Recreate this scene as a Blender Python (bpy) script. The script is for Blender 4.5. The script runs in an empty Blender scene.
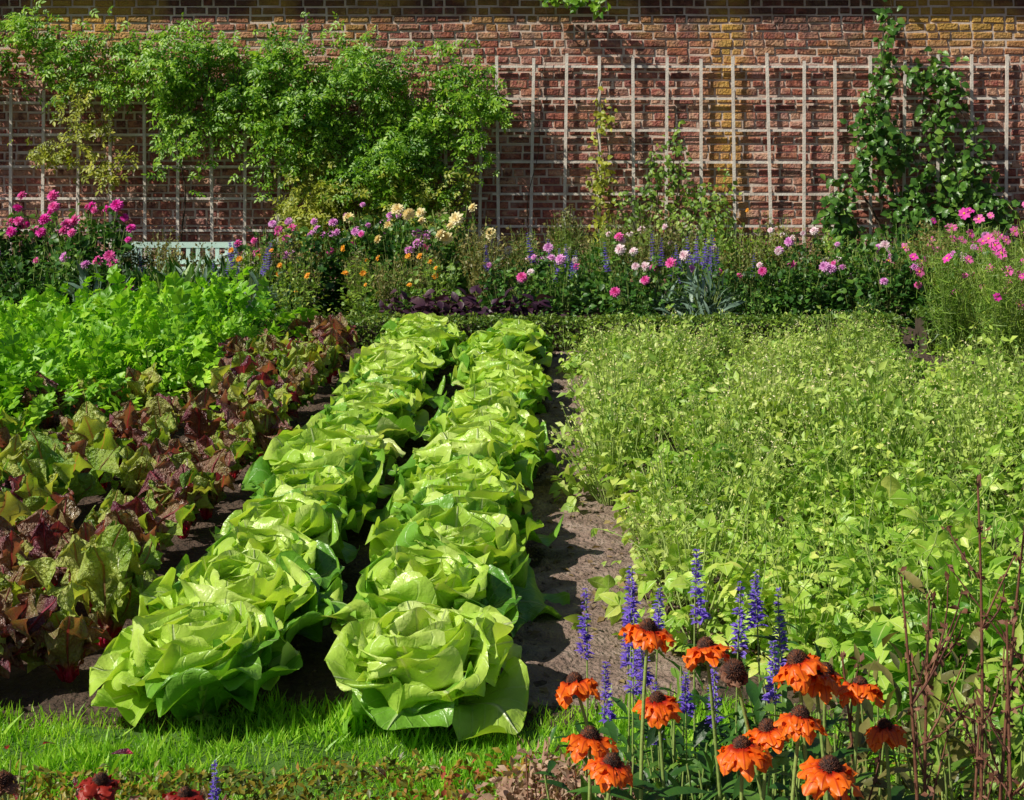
import bpy, math, numpy as np
from mathutils import Vector, Matrix
R=np.random.RandomState(7)
sc=bpy.context.scene
col=sc.collection
sc.view_settings.view_transform='Standard'; sc.view_settings.look='None'; sc.view_settings.exposure=0
# ------------------------------------------------------------ helpers
def make_mesh(name, parts, mats, smooth=True):
    me=bpy.data.meshes.new(name)
    Vs=[];LI=[];LT=[];UV=[];MI=[];off=0
    for V,F,uv,mi in parts:
        V=np.asarray(V,float);F=np.asarray(F,int)
        if len(F)==0: continue
        Vs.append(V);LI.append((F+off).ravel());LT.append(np.full(len(F),F.shape[1]));MI.append(np.full(len(F),mi))
        if uv is None: uv=np.zeros((len(V),2))
        UV.append(np.asarray(uv)[F.ravel()]);off+=len(V)
    V=np.vstack(Vs);LI=np.concatenate(LI);LT=np.concatenate(LT);UV=np.vstack(UV);MI=np.concatenate(MI)
    me.vertices.add(len(V));me.vertices.foreach_set('co',V.ravel())
    me.loops.add(len(LI));me.loops.foreach_set('vertex_index',LI.astype(np.int32))
    me.polygons.add(len(LT))
    ls=np.concatenate([[0],np.cumsum(LT)[:-1]])
    me.polygons.foreach_set('loop_start',ls.astype(np.int32))
    me.polygons.foreach_set('loop_total',LT.astype(np.int32))
    me.polygons.foreach_set('material_index',MI.astype(np.int32))
    me.polygons.foreach_set('use_smooth',np.full(len(LT),smooth))
    u=me.uv_layers.new(name='UVMap');u.data.foreach_set('uv',UV.ravel().astype(np.float32))
    for m in mats: me.materials.append(m)
    me.update(calc_edges=True)
    return me
def obj(name,me,loc=(0,0,0),rot=(0,0,0),s=1,parent=None,label=None,cat=None,group=None,kind=None):
    o=bpy.data.objects.new(name,me)
    o.location=loc;o.rotation_euler=rot;o.scale=(s,s,s) if not hasattr(s,'__len__') else s
    col.objects.link(o)
    if parent: o.parent=parent
    if label:o['label']=label
    if cat:o['category']=cat
    if group:o['group']=group
    if kind:o['kind']=kind
    return o
def norm(a): return a/np.maximum(np.linalg.norm(a,axis=-1,keepdims=True),1e-9)
def frames(d,n,s):
    d=norm(d);x=norm(np.cross(d,n));z=np.cross(x,d)
    s=np.asarray(s,float)
    if s.ndim==0:s=np.full(len(d),float(s))
    return np.stack([x,d,z],-1)*s[:,None,None]
def inst(T,M,P,mi=0):
    V,F,uv=T;n=len(V)
    VV=np.einsum('nij,vj->nvi',M,V)+P[:,None,:]
    FF=F[None]+(np.arange(len(P))*n)[:,None,None]
    return (VV.reshape(-1,3),FF.reshape(-1,F.shape[1]),np.tile(uv,(len(P),1)),mi)
def gridF(nu,nv):
    F=[]
    for j in range(nv):
        for i in range(nu):
            a=j*(nu+1)+i;F.append([a,a+1,a+nu+2,a+nu+1])
    return np.array(F)
def tleaf(nv=3,prof=((0,.1),(.35,1),(.75,.7),(1,.03)),w=.6,fold=.35,droop=.25,nu=2):
    v=np.linspace(0,1,nv+1);s=np.linspace(-1,1,nu+1)
    px=np.interp(v,[p[0] for p in prof],[p[1] for p in prof])*w/2
    V=[];U=[]
    for j in range(nv+1):
        for i in range(nu+1):
            x=px[j]*s[i];V.append([x,v[j],fold*abs(x)-droop*v[j]**2]);U.append([(s[i]+1)/2,v[j]])
    return np.array(V),gridF(nu,nv),np.array(U)
def combine(Ts):
    Vs=[];Fs=[];Us=[];o=0
    for T,M,p in Ts:
        Vs.append(T[0]@np.array(M).T+np.array(p));Fs.append(T[1]+o);Us.append(T[2]);o+=len(T[0])
    return np.vstack(Vs),np.vstack(Fs),np.vstack(Us)
def rz(a,s=1): c,n=math.cos(a)*s,math.sin(a)*s;return [[c,-n,0],[n,c,0],[0,0,s]]
def tube(pts,rad,n=5,mi=0):
    pts=np.asarray(pts,float);m=len(pts)
    rad=np.interp(np.linspace(0,1,m),np.linspace(0,1,len(rad)),rad)
    t=norm(np.gradient(pts,axis=0));ref=np.array([.31,.9,.17]);x=norm(np.cross(t,ref));y=np.cross(t,x)
    a=np.arange(n)*2*math.pi/n
    V=pts[:,None]+rad[:,None,None]*(np.cos(a)[None,:,None]*x[:,None]+np.sin(a)[None,:,None]*y[:,None])
    F=[]
    for j in range(m-1):
        for i in range(n):
            F.append([j*n+i,j*n+(i+1)%n,(j+1)*n+(i+1)%n,(j+1)*n+i])
    return (V.reshape(-1,3),np.array(F),None,mi)
def bez(a,b,bend,m=6):
    a=np.array(a,float);b=np.array(b,float);t=np.linspace(0,1,m)[:,None]
    c=(a+b)/2+np.array(bend);return (1-t)**2*a+2*t*(1-t)*c+t*t*b
BOXF=np.array([[0,1,2,3],[7,6,5,4],[0,4,5,1],[1,5,6,2],[2,6,7,3],[3,7,4,0]])
def box(x0,x1,y0,y1,z0,z1,mi=0):
    V=np.array([[x0,y0,z0],[x0,y1,z0],[x1,y1,z0],[x1,y0,z0],[x0,y0,z1],[x0,y1,z1],[x1,y1,z1],[x1,y0,z1]])
    return (V,BOXF,None,mi)
def noise2(x,y,seed=0):
    r=np.random.RandomState(seed);o=np.zeros_like(x)
    for k in range(10):
        f=2.0**(k/2.0)*1.2;a=r.uniform(0,6.28);p=r.uniform(0,6.28);q=r.uniform(0,6.28)
        o+=np.sin(f*(x*math.cos(a)+y*math.sin(a))+p)*np.sin(f*1.3*(-x*math.sin(a)+y*math.cos(a))+q)/(1+.5*k)
    return o
# ------------------------------------------------------------ materials
def nt(name):
    m=bpy.data.materials.new(name);m.use_nodes=True;t=m.node_tree
    for n in list(t.nodes):t.nodes.remove(n)
    return m,t,t.nodes,t.links
def ramp(N,cols,interp='LINEAR'):
    r=N.new('ShaderNodeValToRGB');r.color_ramp.interpolation=interp;e=r.color_ramp.elements
    n=len(cols)
    while len(e)<n:e.new(.5)
    for i,c in enumerate(cols):
        e[i].position=i/(n-1);e[i].color=(c[0],c[1],c[2],1)
    return r
def mth(N,L,op,a,b=None,c=None,clamp=False):
    n=N.new('ShaderNodeMath');n.operation=op;n.use_clamp=clamp
    for i,v in enumerate((a,b,c)):
        if v is None:continue
        if isinstance(v,(int,float)):n.inputs[i].default_value=v
        else:L.new(v,n.inputs[i])
    return n.outputs[0]
def mixc(N,L,f,a,b,mode='MIX'):
    n=N.new('ShaderNodeMix');n.data_type='RGBA';n.blend_type=mode
    for k,v in ((0,f),(6,a),(7,b)):
        if isinstance(v,(int,float)):n.inputs[k].default_value=v
        elif isinstance(v,tuple):n.inputs[k].default_value=(*v[:3],1)
        else:L.new(v,n.inputs[k])
    return n.outputs[2]
def leaf_mat(name,cols,rib=None,ribw=.05,vein=0,nveins=9,transl=.35,rough=.42,tip=None,base=None,basev=.35,bump=.3,bscale=60,tcol=(1.15,1.2,.55),spec=.5,vdist=.01,patch=.45):
    m,t,N,L=nt(name)
    geo=N.new('ShaderNodeNewGeometry');tc=N.new('ShaderNodeTexCoord');oi=N.new('ShaderNodeObjectInfo')
    no=N.new('ShaderNodeTexNoise');no.inputs['Scale'].default_value=9;L.new(tc.outputs['Object'],no.inputs['Vector'])
    nw=N.new('ShaderNodeTexNoise');nw.inputs['Scale'].default_value=1.7;nw.inputs['Detail'].default_value=3;L.new(geo.outputs['Position'],nw.inputs['Vector'])
    f=mth(N,L,'MULTIPLY_ADD',geo.outputs['Random Per Island'],.6,mth(N,L,'MULTIPLY_ADD',no.outputs['Fac'],.7,-.2))
    f=mth(N,L,'ADD',f,mth(N,L,'MULTIPLY_ADD',nw.outputs['Fac'],patch*2,-patch))
    f=mth(N,L,'ADD',f,mth(N,L,'MULTIPLY_ADD',oi.outputs['Random'],.24,-.12),clamp=True)
    r=ramp(N,cols);L.new(f,r.inputs[0]);c=r.outputs[0]
    uv=N.new('ShaderNodeUVMap');sp=N.new('ShaderNodeSeparateXYZ');L.new(uv.outputs[0],sp.inputs[0])
    au=mth(N,L,'ABSOLUTE',mth(N,L,'SUBTRACT',sp.outputs[0],.5));v=sp.outputs[1]
    if base: c=mixc(N,L,mth(N,L,'MULTIPLY',mth(N,L,'SUBTRACT',basev,v),6,clamp=True),c,base)
    if tip: c=mixc(N,L,mth(N,L,'POWER',v,2.0,clamp=True),c,tip)
    n2=N.new('ShaderNodeTexNoise');n2.inputs['Scale'].default_value=bscale;n2.inputs['Detail'].default_value=4;L.new(tc.outputs['Object'],n2.inputs['Vector'])
    hgt=n2.outputs['Fac']
    if rib:
        k=mth(N,L,'SUBTRACT',1,mth(N,L,'DIVIDE',au,ribw),clamp=True)
        if vein:
            q=mth(N,L,'MULTIPLY',mth(N,L,'SUBTRACT',v,mth(N,L,'MULTIPLY',au,.75)),nveins*6.283)
            q=mth(N,L,'SINE',q);q=mth(N,L,'MULTIPLY',mth(N,L,'SUBTRACT',q,.9),7*vein,clamp=True)
            k=mth(N,L,'MAXIMUM',k,q)
        c=mixc(N,L,k,c,rib);hgt=mth(N,L,'SUBTRACT',hgt,mth(N,L,'MULTIPLY',k,.6))
    b=N.new('ShaderNodeBsdfPrincipled');L.new(c,b.inputs['Base Color']);b.inputs['Roughness'].default_value=rough
    b.inputs['Specular IOR Level'].default_value=spec
    bp=N.new('ShaderNodeBump');bp.inputs['Strength'].default_value=bump;bp.inputs['Distance'].default_value=vdist
    L.new(hgt,bp.inputs['Height']);L.new(bp.outputs[0],b.inputs['Normal'])
    tr=N.new('ShaderNodeBsdfTranslucent');L.new(mixc(N,L,1.0,c,tcol,'MULTIPLY'),tr.inputs['Color'])
    mx=N.new('ShaderNodeMixShader');mx.inputs[0].default_value=transl
    L.new(b.outputs[0],mx.inputs[1]);L.new(tr.outputs[0],mx.inputs[2])
    o=N.new('ShaderNodeOutputMaterial');L.new(mx.outputs[0],o.inputs[0])
    return m
def solid_mat(name,cols,scale=8,rough=.8,bump=.4,bscale=40,island=.0,bd=.01):
    m,t,N,L=nt(name)
    tc=N.new('ShaderNodeTexCoord');no=N.new('ShaderNodeTexNoise');no.inputs['Scale'].default_value=scale;no.inputs['Detail'].default_value=6
    L.new(tc.outputs['Object'],no.inputs['Vector'])
    f=mth(N,L,'MULTIPLY_ADD',no.outputs['Fac'],1.8,-.4)
    if island:
        g=N.new('ShaderNodeNewGeometry');f=mth(N,L,'ADD',f,mth(N,L,'MULTIPLY_ADD',g.outputs['Random Per Island'],island,-island/2),clamp=True)
    r=ramp(N,cols);L.new(f,r.inputs[0])
    b=N.new('ShaderNodeBsdfPrincipled');L.new(r.outputs[0],b.inputs['Base Color']);b.inputs['Roughness'].default_value=rough
    n2=N.new('ShaderNodeTexNoise');n2.inputs['Scale'].default_value=bscale;n2.inputs['Detail'].default_value=8;L.new(tc.outputs['Object'],n2.inputs['Vector'])
    bp=N.new('ShaderNodeBump');bp.inputs['Strength'].default_value=bump;bp.inputs['Distance'].default_value=bd
    L.new(n2.outputs['Fac'],bp.inputs['Height']);L.new(bp.outputs[0],b.inputs['Normal'])
    o=N.new('ShaderNodeOutputMaterial');L.new(b.outputs[0],o.inputs[0]);return m
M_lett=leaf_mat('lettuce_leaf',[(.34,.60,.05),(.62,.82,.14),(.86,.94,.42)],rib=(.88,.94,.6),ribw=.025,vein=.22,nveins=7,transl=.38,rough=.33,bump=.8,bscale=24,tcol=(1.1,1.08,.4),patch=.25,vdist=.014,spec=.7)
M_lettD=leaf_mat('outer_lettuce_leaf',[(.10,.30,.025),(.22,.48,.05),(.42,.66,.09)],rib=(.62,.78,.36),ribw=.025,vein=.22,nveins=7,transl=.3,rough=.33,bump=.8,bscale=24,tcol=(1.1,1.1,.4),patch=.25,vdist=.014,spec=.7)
M_chard=leaf_mat('chard_leaf',[(.07,.014,.04),(.22,.055,.09),(.36,.20,.14),(.32,.28,.10),(.16,.045,.07),(.26,.10,.12)],rib=(.68,.12,.2),ribw=.045,vein=.3,nveins=8,transl=.32,rough=.27,base=(.70,.02,.12),basev=.36,bump=1,bscale=50,tcol=(1.5,.8,.5),vdist=.03,spec=.8)
M_chardG=leaf_mat('green_chard_leaf',[(.10,.28,.03),(.30,.48,.06),(.62,.70,.16),(.42,.38,.12)],rib=(.7,.3,.2),ribw=.035,vein=.2,nveins=8,transl=.42,rough=.3,base=(.72,.03,.12),basev=.36,bump=1,bscale=50,tcol=(1.15,1.1,.4),vdist=.03,spec=.8)
M_bean=leaf_mat('bean_leaf',[(.08,.25,.02),(.32,.55,.06),(.58,.76,.14),(.88,.85,.24)],rib=(.65,.76,.3),ribw=.05,transl=.38,rough=.36)
M_herb=leaf_mat('herb_leaf',[(.18,.36,.05),(.52,.68,.14),(.82,.84,.36)],transl=.38)
M_pars=leaf_mat('parsley_leaf',[(.08,.28,.02),(.34,.66,.035),(.62,.86,.09)],transl=.42)
M_vine=leaf_mat('vine_leaf',[(.05,.18,.012),(.26,.50,.03),(.60,.76,.07)],transl=.42,rough=.38)
M_vineY=leaf_mat('yellow_vine_leaf',[(.16,.22,.02),(.44,.48,.05),(.70,.64,.1)],transl=.4)
M_vineD=leaf_mat('dark_vine_leaf',[(.03,.10,.015),(.09,.22,.03),(.28,.44,.07)],transl=.28,rough=.33)
M_dahl=leaf_mat('dahlia_leaf',[(.015,.055,.012),(.06,.18,.025),(.26,.44,.06)],transl=.3)
M_lime=leaf_mat('light_foliage_leaf',[(.05,.14,.02),(.24,.40,.05),(.56,.64,.14)],transl=.36)
M_olive=leaf_mat('olive_foliage_leaf',[(.06,.08,.03),(.22,.20,.06),(.50,.42,.15)],transl=.3)
M_grey=leaf_mat('grey_foliage_leaf',[(.07,.14,.09),(.17,.27,.20),(.34,.46,.38)],transl=.2)
M_purp=leaf_mat('purple_foliage_leaf',[(.02,.01,.02),(.06,.02,.05),(.10,.05,.06)],transl=.2)
M_box=leaf_mat('box_leaf',[(.03,.09,.01),(.11,.21,.02),(.30,.38,.05)],transl=.26,patch=.3)
M_boxF=leaf_mat('autumn_box_leaf',[(.04,.06,.012),(.14,.17,.02),(.38,.28,.03),(.42,.10,.05)],transl=.3)
M_grass=leaf_mat('grass_blade',[(.10,.32,.015),(.30,.60,.03),(.56,.76,.08)],transl=.4)
M_turf=solid_mat('turf_base',[(.04,.10,.012),(.08,.17,.02)],12,.95,.6,50)
M_stem=leaf_mat('green_stem',[(.16,.26,.05),(.38,.48,.13)],transl=.0,rough=.6)
M_twig=solid_mat('twig_bark',[(.04,.03,.02),(.10,.07,.045)],20)
M_dry=leaf_mat('dry_stem',[(.09,.03,.025),(.20,.08,.045),(.34,.18,.11)],transl=.1,rough=.7)
M_dryf=leaf_mat('dry_blossom',[(.25,.12,.09),(.5,.32,.22),(.66,.5,.38)],transl=.25,rough=.7)
M_lit=leaf_mat('leaf_litter',[(.12,.07,.03),(.3,.2,.08),(.55,.46,.2)],transl=.15,rough=.7)
def petal(name,a,b,tip=None,base=None,tr=.3): return leaf_mat(name,[a,b],tip=tip,base=base,basev=.3,transl=tr,rough=.55,tcol=(1.1,1.,1.),bump=.1,spec=.3)
M_pink=petal('pink_petal',(.8,.08,.42),(.92,.26,.62))
M_mag=petal('magenta_petal',(.8,.03,.45),(.92,.12,.62))
M_lav=petal('lavender_petal',(.75,.26,.70),(.9,.58,.87))
M_white=petal('blush_petal',(.92,.68,.80),(.95,.92,.9))
M_cream=petal('cream_petal',(.94,.80,.34),(.96,.92,.72))
M_org=petal('orange_petal_small',(.85,.3,.02),(.9,.45,.03))
M_or=leaf_mat('coneflower_petal',[(.80,.085,.004),(.96,.17,.007)],base=(.45,.012,.005),basev=.40,tip=(.98,.23,.01),transl=.25,rough=.45,rib=(.62,.055,.006),ribw=.09,tcol=(1.1,.8,.5),bump=.2)
M_red=leaf_mat('dark_red_petal',[(.24,.012,.01),(.50,.035,.015)],transl=.25,rough=.5,tcol=(1.1,.7,.5))
M_cone=solid_mat('flower_cone',[(.018,.005,.004),(.06,.016,.008),(.22,.06,.014)],60,.7,island=.8)
M_salv=petal('salvia_blue',(.17,.09,.62),(.42,.29,.90))
M_sunc=solid_mat('yellow_centre',[(.6,.35,.03),(.8,.55,.05)],60)
M_wood=solid_mat('weathered_wood',[(.46,.38,.33),(.72,.64,.58),(.84,.78,.72)],7,.8,.5,60,island=.6)
M_bench=solid_mat('mint_paint',[(.50,.68,.62),(.62,.78,.72)],6,.5,.1)
M_cope=solid_mat('stone_coping',[(.12,.09,.07),(.24,.19,.13)],5,.9)
M_soil=solid_mat('dark_soil',[(.035,.02,.014),(.085,.052,.036),(.17,.11,.08)],7,.95,1,45,bd=.04)
M_path=solid_mat('trodden_soil',[(.15,.095,.072),(.29,.20,.165),(.44,.34,.29)],9,.95,1,60,bd=.03)
M_stone=solid_mat('pebble',[(.10,.065,.045),(.32,.23,.18)],9,.9,island=.8)
def brick_mat():
    m,t,N,L=nt('old_brick')
    g=N.new('ShaderNodeNewGeometry');tc=N.new('ShaderNodeTexCoord')
    r=ramp(N,[(.15,.045,.035),(.38,.12,.075),(.24,.075,.07),(.50,.21,.13),(.13,.045,.04),(.56,.31,.20),(.34,.10,.08)])
    n1=N.new('ShaderNodeTexNoise');n1.inputs['Scale'].default_value=18;n1.inputs['Detail'].default_value=8;L.new(tc.outputs['Object'],n1.inputs['Vector'])
    f=mth(N,L,'MULTIPLY_ADD',n1.outputs['Fac'],.7,mth(N,L,'MULTIPLY_ADD',g.outputs['Random Per Island'],1.0,-.35),clamp=True)
    L.new(f,r.inputs[0]);c=r.outputs[0]
    sp=N.new('ShaderNodeSeparateXYZ');L.new(tc.outputs['Object'],sp.inputs[0])
    n2=N.new('ShaderNodeTexNoise');n2.inputs['Scale'].default_value=1.1;n2.inputs['Detail'].default_value=5;L.new(tc.outputs['Object'],n2.inputs['Vector'])
    n3=N.new('ShaderNodeTexNoise');n3.inputs['Scale'].default_value=5;n3.inputs['Detail'].default_value=7;L.new(tc.outputs['Object'],n3.inputs['Vector'])
    k=mth(N,L,'MULTIPLY',mth(N,L,'SUBTRACT',n3.outputs['Fac'],.49),4.5,clamp=True)
    c=mixc(N,L,mth(N,L,'MULTIPLY',k,.5),c,(.62,.43,.36))
    dx=mth(N,L,'ABSOLUTE',mth(N,L,'SUBTRACT',sp.outputs[0],1.58));k1=mth(N,L,'SUBTRACT',1.15,mth(N,L,'MULTIPLY',dx,4.0),clamp=True)
    k2=mth(N,L,'MULTIPLY',mth(N,L,'SUBTRACT',sp.outputs[2],2.3),2.2,clamp=True)
    k3=mth(N,L,'MULTIPLY',mth(N,L,'SUBTRACT',n2.outputs['Fac'],.43),7,clamp=True)
    kk=mth(N,L,'MAXIMUM',mth(N,L,'MULTIPLY',k1,mth(N,L,'MULTIPLY',mth(N,L,'SUBTRACT',n3.outputs['Fac'],.22),3.6,clamp=True)),mth(N,L,'MULTIPLY',k2,k3),clamp=True)
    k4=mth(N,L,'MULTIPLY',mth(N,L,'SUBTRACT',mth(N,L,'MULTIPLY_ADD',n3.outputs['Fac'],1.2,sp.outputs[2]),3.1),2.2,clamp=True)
    c=mixc(N,L,mth(N,L,'MULTIPLY',k4,.8),c,(.06,.025,.018))  # dappled shade on the upper courses, painted into the brick colour
    c=mixc(N,L,mth(N,L,'MULTIPLY',kk,.75),c,(.58,.35,.06))
    b=N.new('ShaderNodeBsdfPrincipled');L.new(c,b.inputs['Base Color']);b.inputs['Roughness'].default_value=.9
    n5=N.new('ShaderNodeTexNoise');n5.inputs['Scale'].default_value=40;n5.inputs['Detail'].default_value=8;L.new(tc.outputs['Object'],n5.inputs['Vector'])
    bp=N.new('ShaderNodeBump');bp.inputs['Strength'].default_value=1;bp.inputs['Distance'].default_value=.03
    L.new(n5.outputs['Fac'],bp.inputs['Height']);L.new(bp.outputs[0],b.inputs['Normal'])
    o=N.new('ShaderNodeOutputMaterial');L.new(b.outputs[0],o.inputs[0]);return m
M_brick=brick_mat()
M_mort=solid_mat('lime_mortar',[(.28,.19,.15),(.62,.49,.42),(.80,.70,.63)],3,.95,.6,60)
# ------------------------------------------------------------ ground
def axis(lo,hi,step,far):
    a=list(np.arange(lo,hi+1e-6,step));d=step;x=hi
    while x<far: d*=1.5;x+=d;a.append(x)
    d=step;x=lo;b=[]
    while x>-far: d*=1.5;x-=d;b.append(x)
    return np.array(b[::-1]+a)
def gh(x,y):
    n=noise2(x*3,y*3,3)*.009+noise2(x*14,y*14,5)*.008
    p=np.exp(-((x-.07)/.2)**4);n=n*(1-.4*p)
    return n
xs=axis(-4.5,3.5,.045,300);ys=axis(2,11.5,.045,300)
X,Y=np.meshgrid(xs,ys);Z=gh(X,Y)
near=(np.abs(X)<6)&(Y>1)&(Y<16);Z=np.where(near,Z,0)-.0
V=np.stack([X,Y,Z],-1).reshape(-1,3)
obj('ground',make_mesh('ground',[(V,gridF(len(xs)-1,len(ys)-1),None,0)],[M_soil]),kind='structure')
xs=np.linspace(0,1,24);ys=np.arange(3.74,10.05,.025);U,Y=np.meshgrid(xs,ys)
x0=-.2+.04*np.sin(Y*4)+.03*np.sin(Y*9);x1=.30-.035*(Y-4)+.04*np.sin(Y*5+1)+.02*np.sin(Y*13);X=x0+(x1-x0)*U
e=np.minimum(U,1-U);Z=gh(X,Y)+np.where((e<.04)|(Y<3.76),-.014,.008)+noise2(X*26,Y*26,9)*.0035
obj('path',make_mesh('path',[(np.stack([X,Y,Z],-1).reshape(-1,3),gridF(len(xs)-1,len(ys)-1),None,0)],[M_path]),kind='structure')
oct_=(np.array([[1,0,0],[-1,0,0],[0,1,0],[0,-1,0],[0,0,.7],[0,0,-.7]],float),np.array([[0,2,4],[2,1,4],[1,3,4],[3,0,4],[2,0,5],[1,2,5],[3,1,5],[0,3,5]]),np.zeros((6,2)))
n=8000;P=np.stack([R.uniform(-2,1.8,n),R.uniform(3.7,10,n),np.zeros(n)],-1);P[:4600,0]=R.uniform(-.22,.42,4600)
P[:,2]=gh(P[:,0],P[:,1])+.004
s=R.gamma(2,.003,n).clip(.002,.017)
obj('soil_crumbs',make_mesh('soil_crumbs',[inst(oct_,frames(R.normal(size=(n,3)),R.normal(size=(n,3)),s),P)],[M_stone]),kind='stuff')
small=tleaf(2,w=.6,droop=.2)
n=620;P=np.stack([R.uniform(-.3,.45,n),R.uniform(3.7,10,n),np.zeros(n)],-1);P[:200,0]=R.uniform(-1.6,2,200);P[:,2]=gh(P[:,0],P[:,1])+.013
obj('leaf_litter',make_mesh('leaf_litter',[inst(small,frames(R.normal(size=(n,3))*[1,1,.15],R.normal(size=(n,3))*.3+[0,0,1],R.uniform(.012,.045,n)),P)],[M_lit]),kind='stuff')
bl=tleaf(2,((0,.8),(.5,.7),(1,.02)),.13,0,.35,1)
xs=np.arange(-3.2,2.4,.05);ys=np.linspace(2.95,3.70,17);X,Y=np.meshgrid(xs,ys);Y=Y+np.where(Y>3.64,.03*np.sin(X*6)+.02*np.sin(X*17),0)
e=(Y>3.64)|(Y<2.97);Z=gh(X,Y)+np.where(e,-.016,.008)
obj('lawn',make_mesh('lawn',[(np.stack([X,Y,Z],-1).reshape(-1,3),gridF(len(xs)-1,len(ys)-1),None,0)],[M_turf]),kind='structure')
n=56000;x=R.uniform(-2.4,1.4,n);y=R.uniform(2.98,3.70,n)+.04*np.sin(x*6)+R.normal(0,.035,n)
P=np.stack([x,y,gh(x,y)-.002],-1);d=R.normal(size=(n,3))*.5;d[:,2]=1
sc_=R.uniform(.018,.045,n)*(1+.35*np.sin(x*7)*np.sin(y*9));sc_[:1500]*=1.8
obj('grass',make_mesh('grass',[inst(bl,frames(d,R.normal(size=(n,3)),sc_),P)],[M_grass]),kind='stuff')
# ------------------------------------------------------------ wall
parts=[box(-9,8,15.0,15.4,-.2,3.06,1)]
z=0.0;BV=[];BF=[]
while z<3.02:
    x=-9+R.uniform(-.2,0);hh=.085+R.normal(0,.0015)
    while x<7.7:
        Lb=(.215 if (R.rand()<.66) else .105)*R.uniform(.92,1.08)
        j=R.normal(0,.0035,3);pr=.014+R.uniform(-.010,.010)
        x0,x1,z0,z1=x+.008,x+Lb+.004,z+.008+j[0],z+hh-.008+j[1]
        c=.009
        q=R.normal(0,.005,(4,2))
        b=np.array([[x0,15.002,z0],[x1,15.002,z0],[x1,15.002,z1],[x0,15.002,z1],
                    [x0+c+q[0,0],15-pr,z0+c+q[0,1]],[x1-c+q[1,0],15-pr,z0+c+q[1,1]],[x1-c+q[2,0],15-pr,z1-c+q[2,1]],[x0+c+q[3,0],15-pr,z1-c+q[3,1]]])
        o=len(BV)*8;BV.append(b)
        BF+= [[o+4,o+5,o+6,o+7],[o,o+1,o+5,o+4],[o+1,o+2,o+6,o+5],[o+2,o+3,o+7,o+6],[o+3,o,o+4,o+7]]
        x+=Lb+.015
    z+=hh
parts.append((np.vstack(BV),np.array(BF),None,0))
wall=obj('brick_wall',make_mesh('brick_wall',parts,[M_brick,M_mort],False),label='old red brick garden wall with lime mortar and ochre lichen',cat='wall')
cp=[];x=-9
while x<8: cp.append(box(x,x+.59,14.84,15.5,3.062,3.16));x+=.6
obj('coping',make_mesh('coping',cp,[M_cope],False),parent=wall)
# ------------------------------------------------------------ trellis
def trellis(x0,x1,top,sp,label):
    e=obj('trellis',None,((x0+x1)/2,14.955,0),label=label,cat='trellis',group='wooden trellis panels on the wall')
    cx=(x0+x1)/2
    x=x0
    while x<=x1+.01:
        a=R.normal(0,.008);t=top+R.uniform(-.03,.06)
        b=box(-.016,.016,-.046,-.030,.15,t);V=b[0].copy();V[:,0]+=a*(V[:,2]-1)
        obj('upright',make_mesh('upright',[(V,b[1],None,0)],[M_wood],False),(x-cx+R.normal(0,.008),0,0),parent=e)
        x+=sp
    z=top-.09
    while z>.2:
        obj('rail',make_mesh('rail',[box(x0-cx-.06,x1-cx+.06,-.028,-.014,z-.0125,z+.0125)],[M_wood],False),(0,0,0),(0,R.normal(0,.0015),0),parent=e)
        z-=.335
trellis(-.83,4.5,2.36,.3553,'tall weathered wooden square lattice trellis fixed to the brick wall')
trellis(-7.0,-1.0,1.98,.352,'lower weathered wooden trellis half covered by leafy climber')
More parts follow.
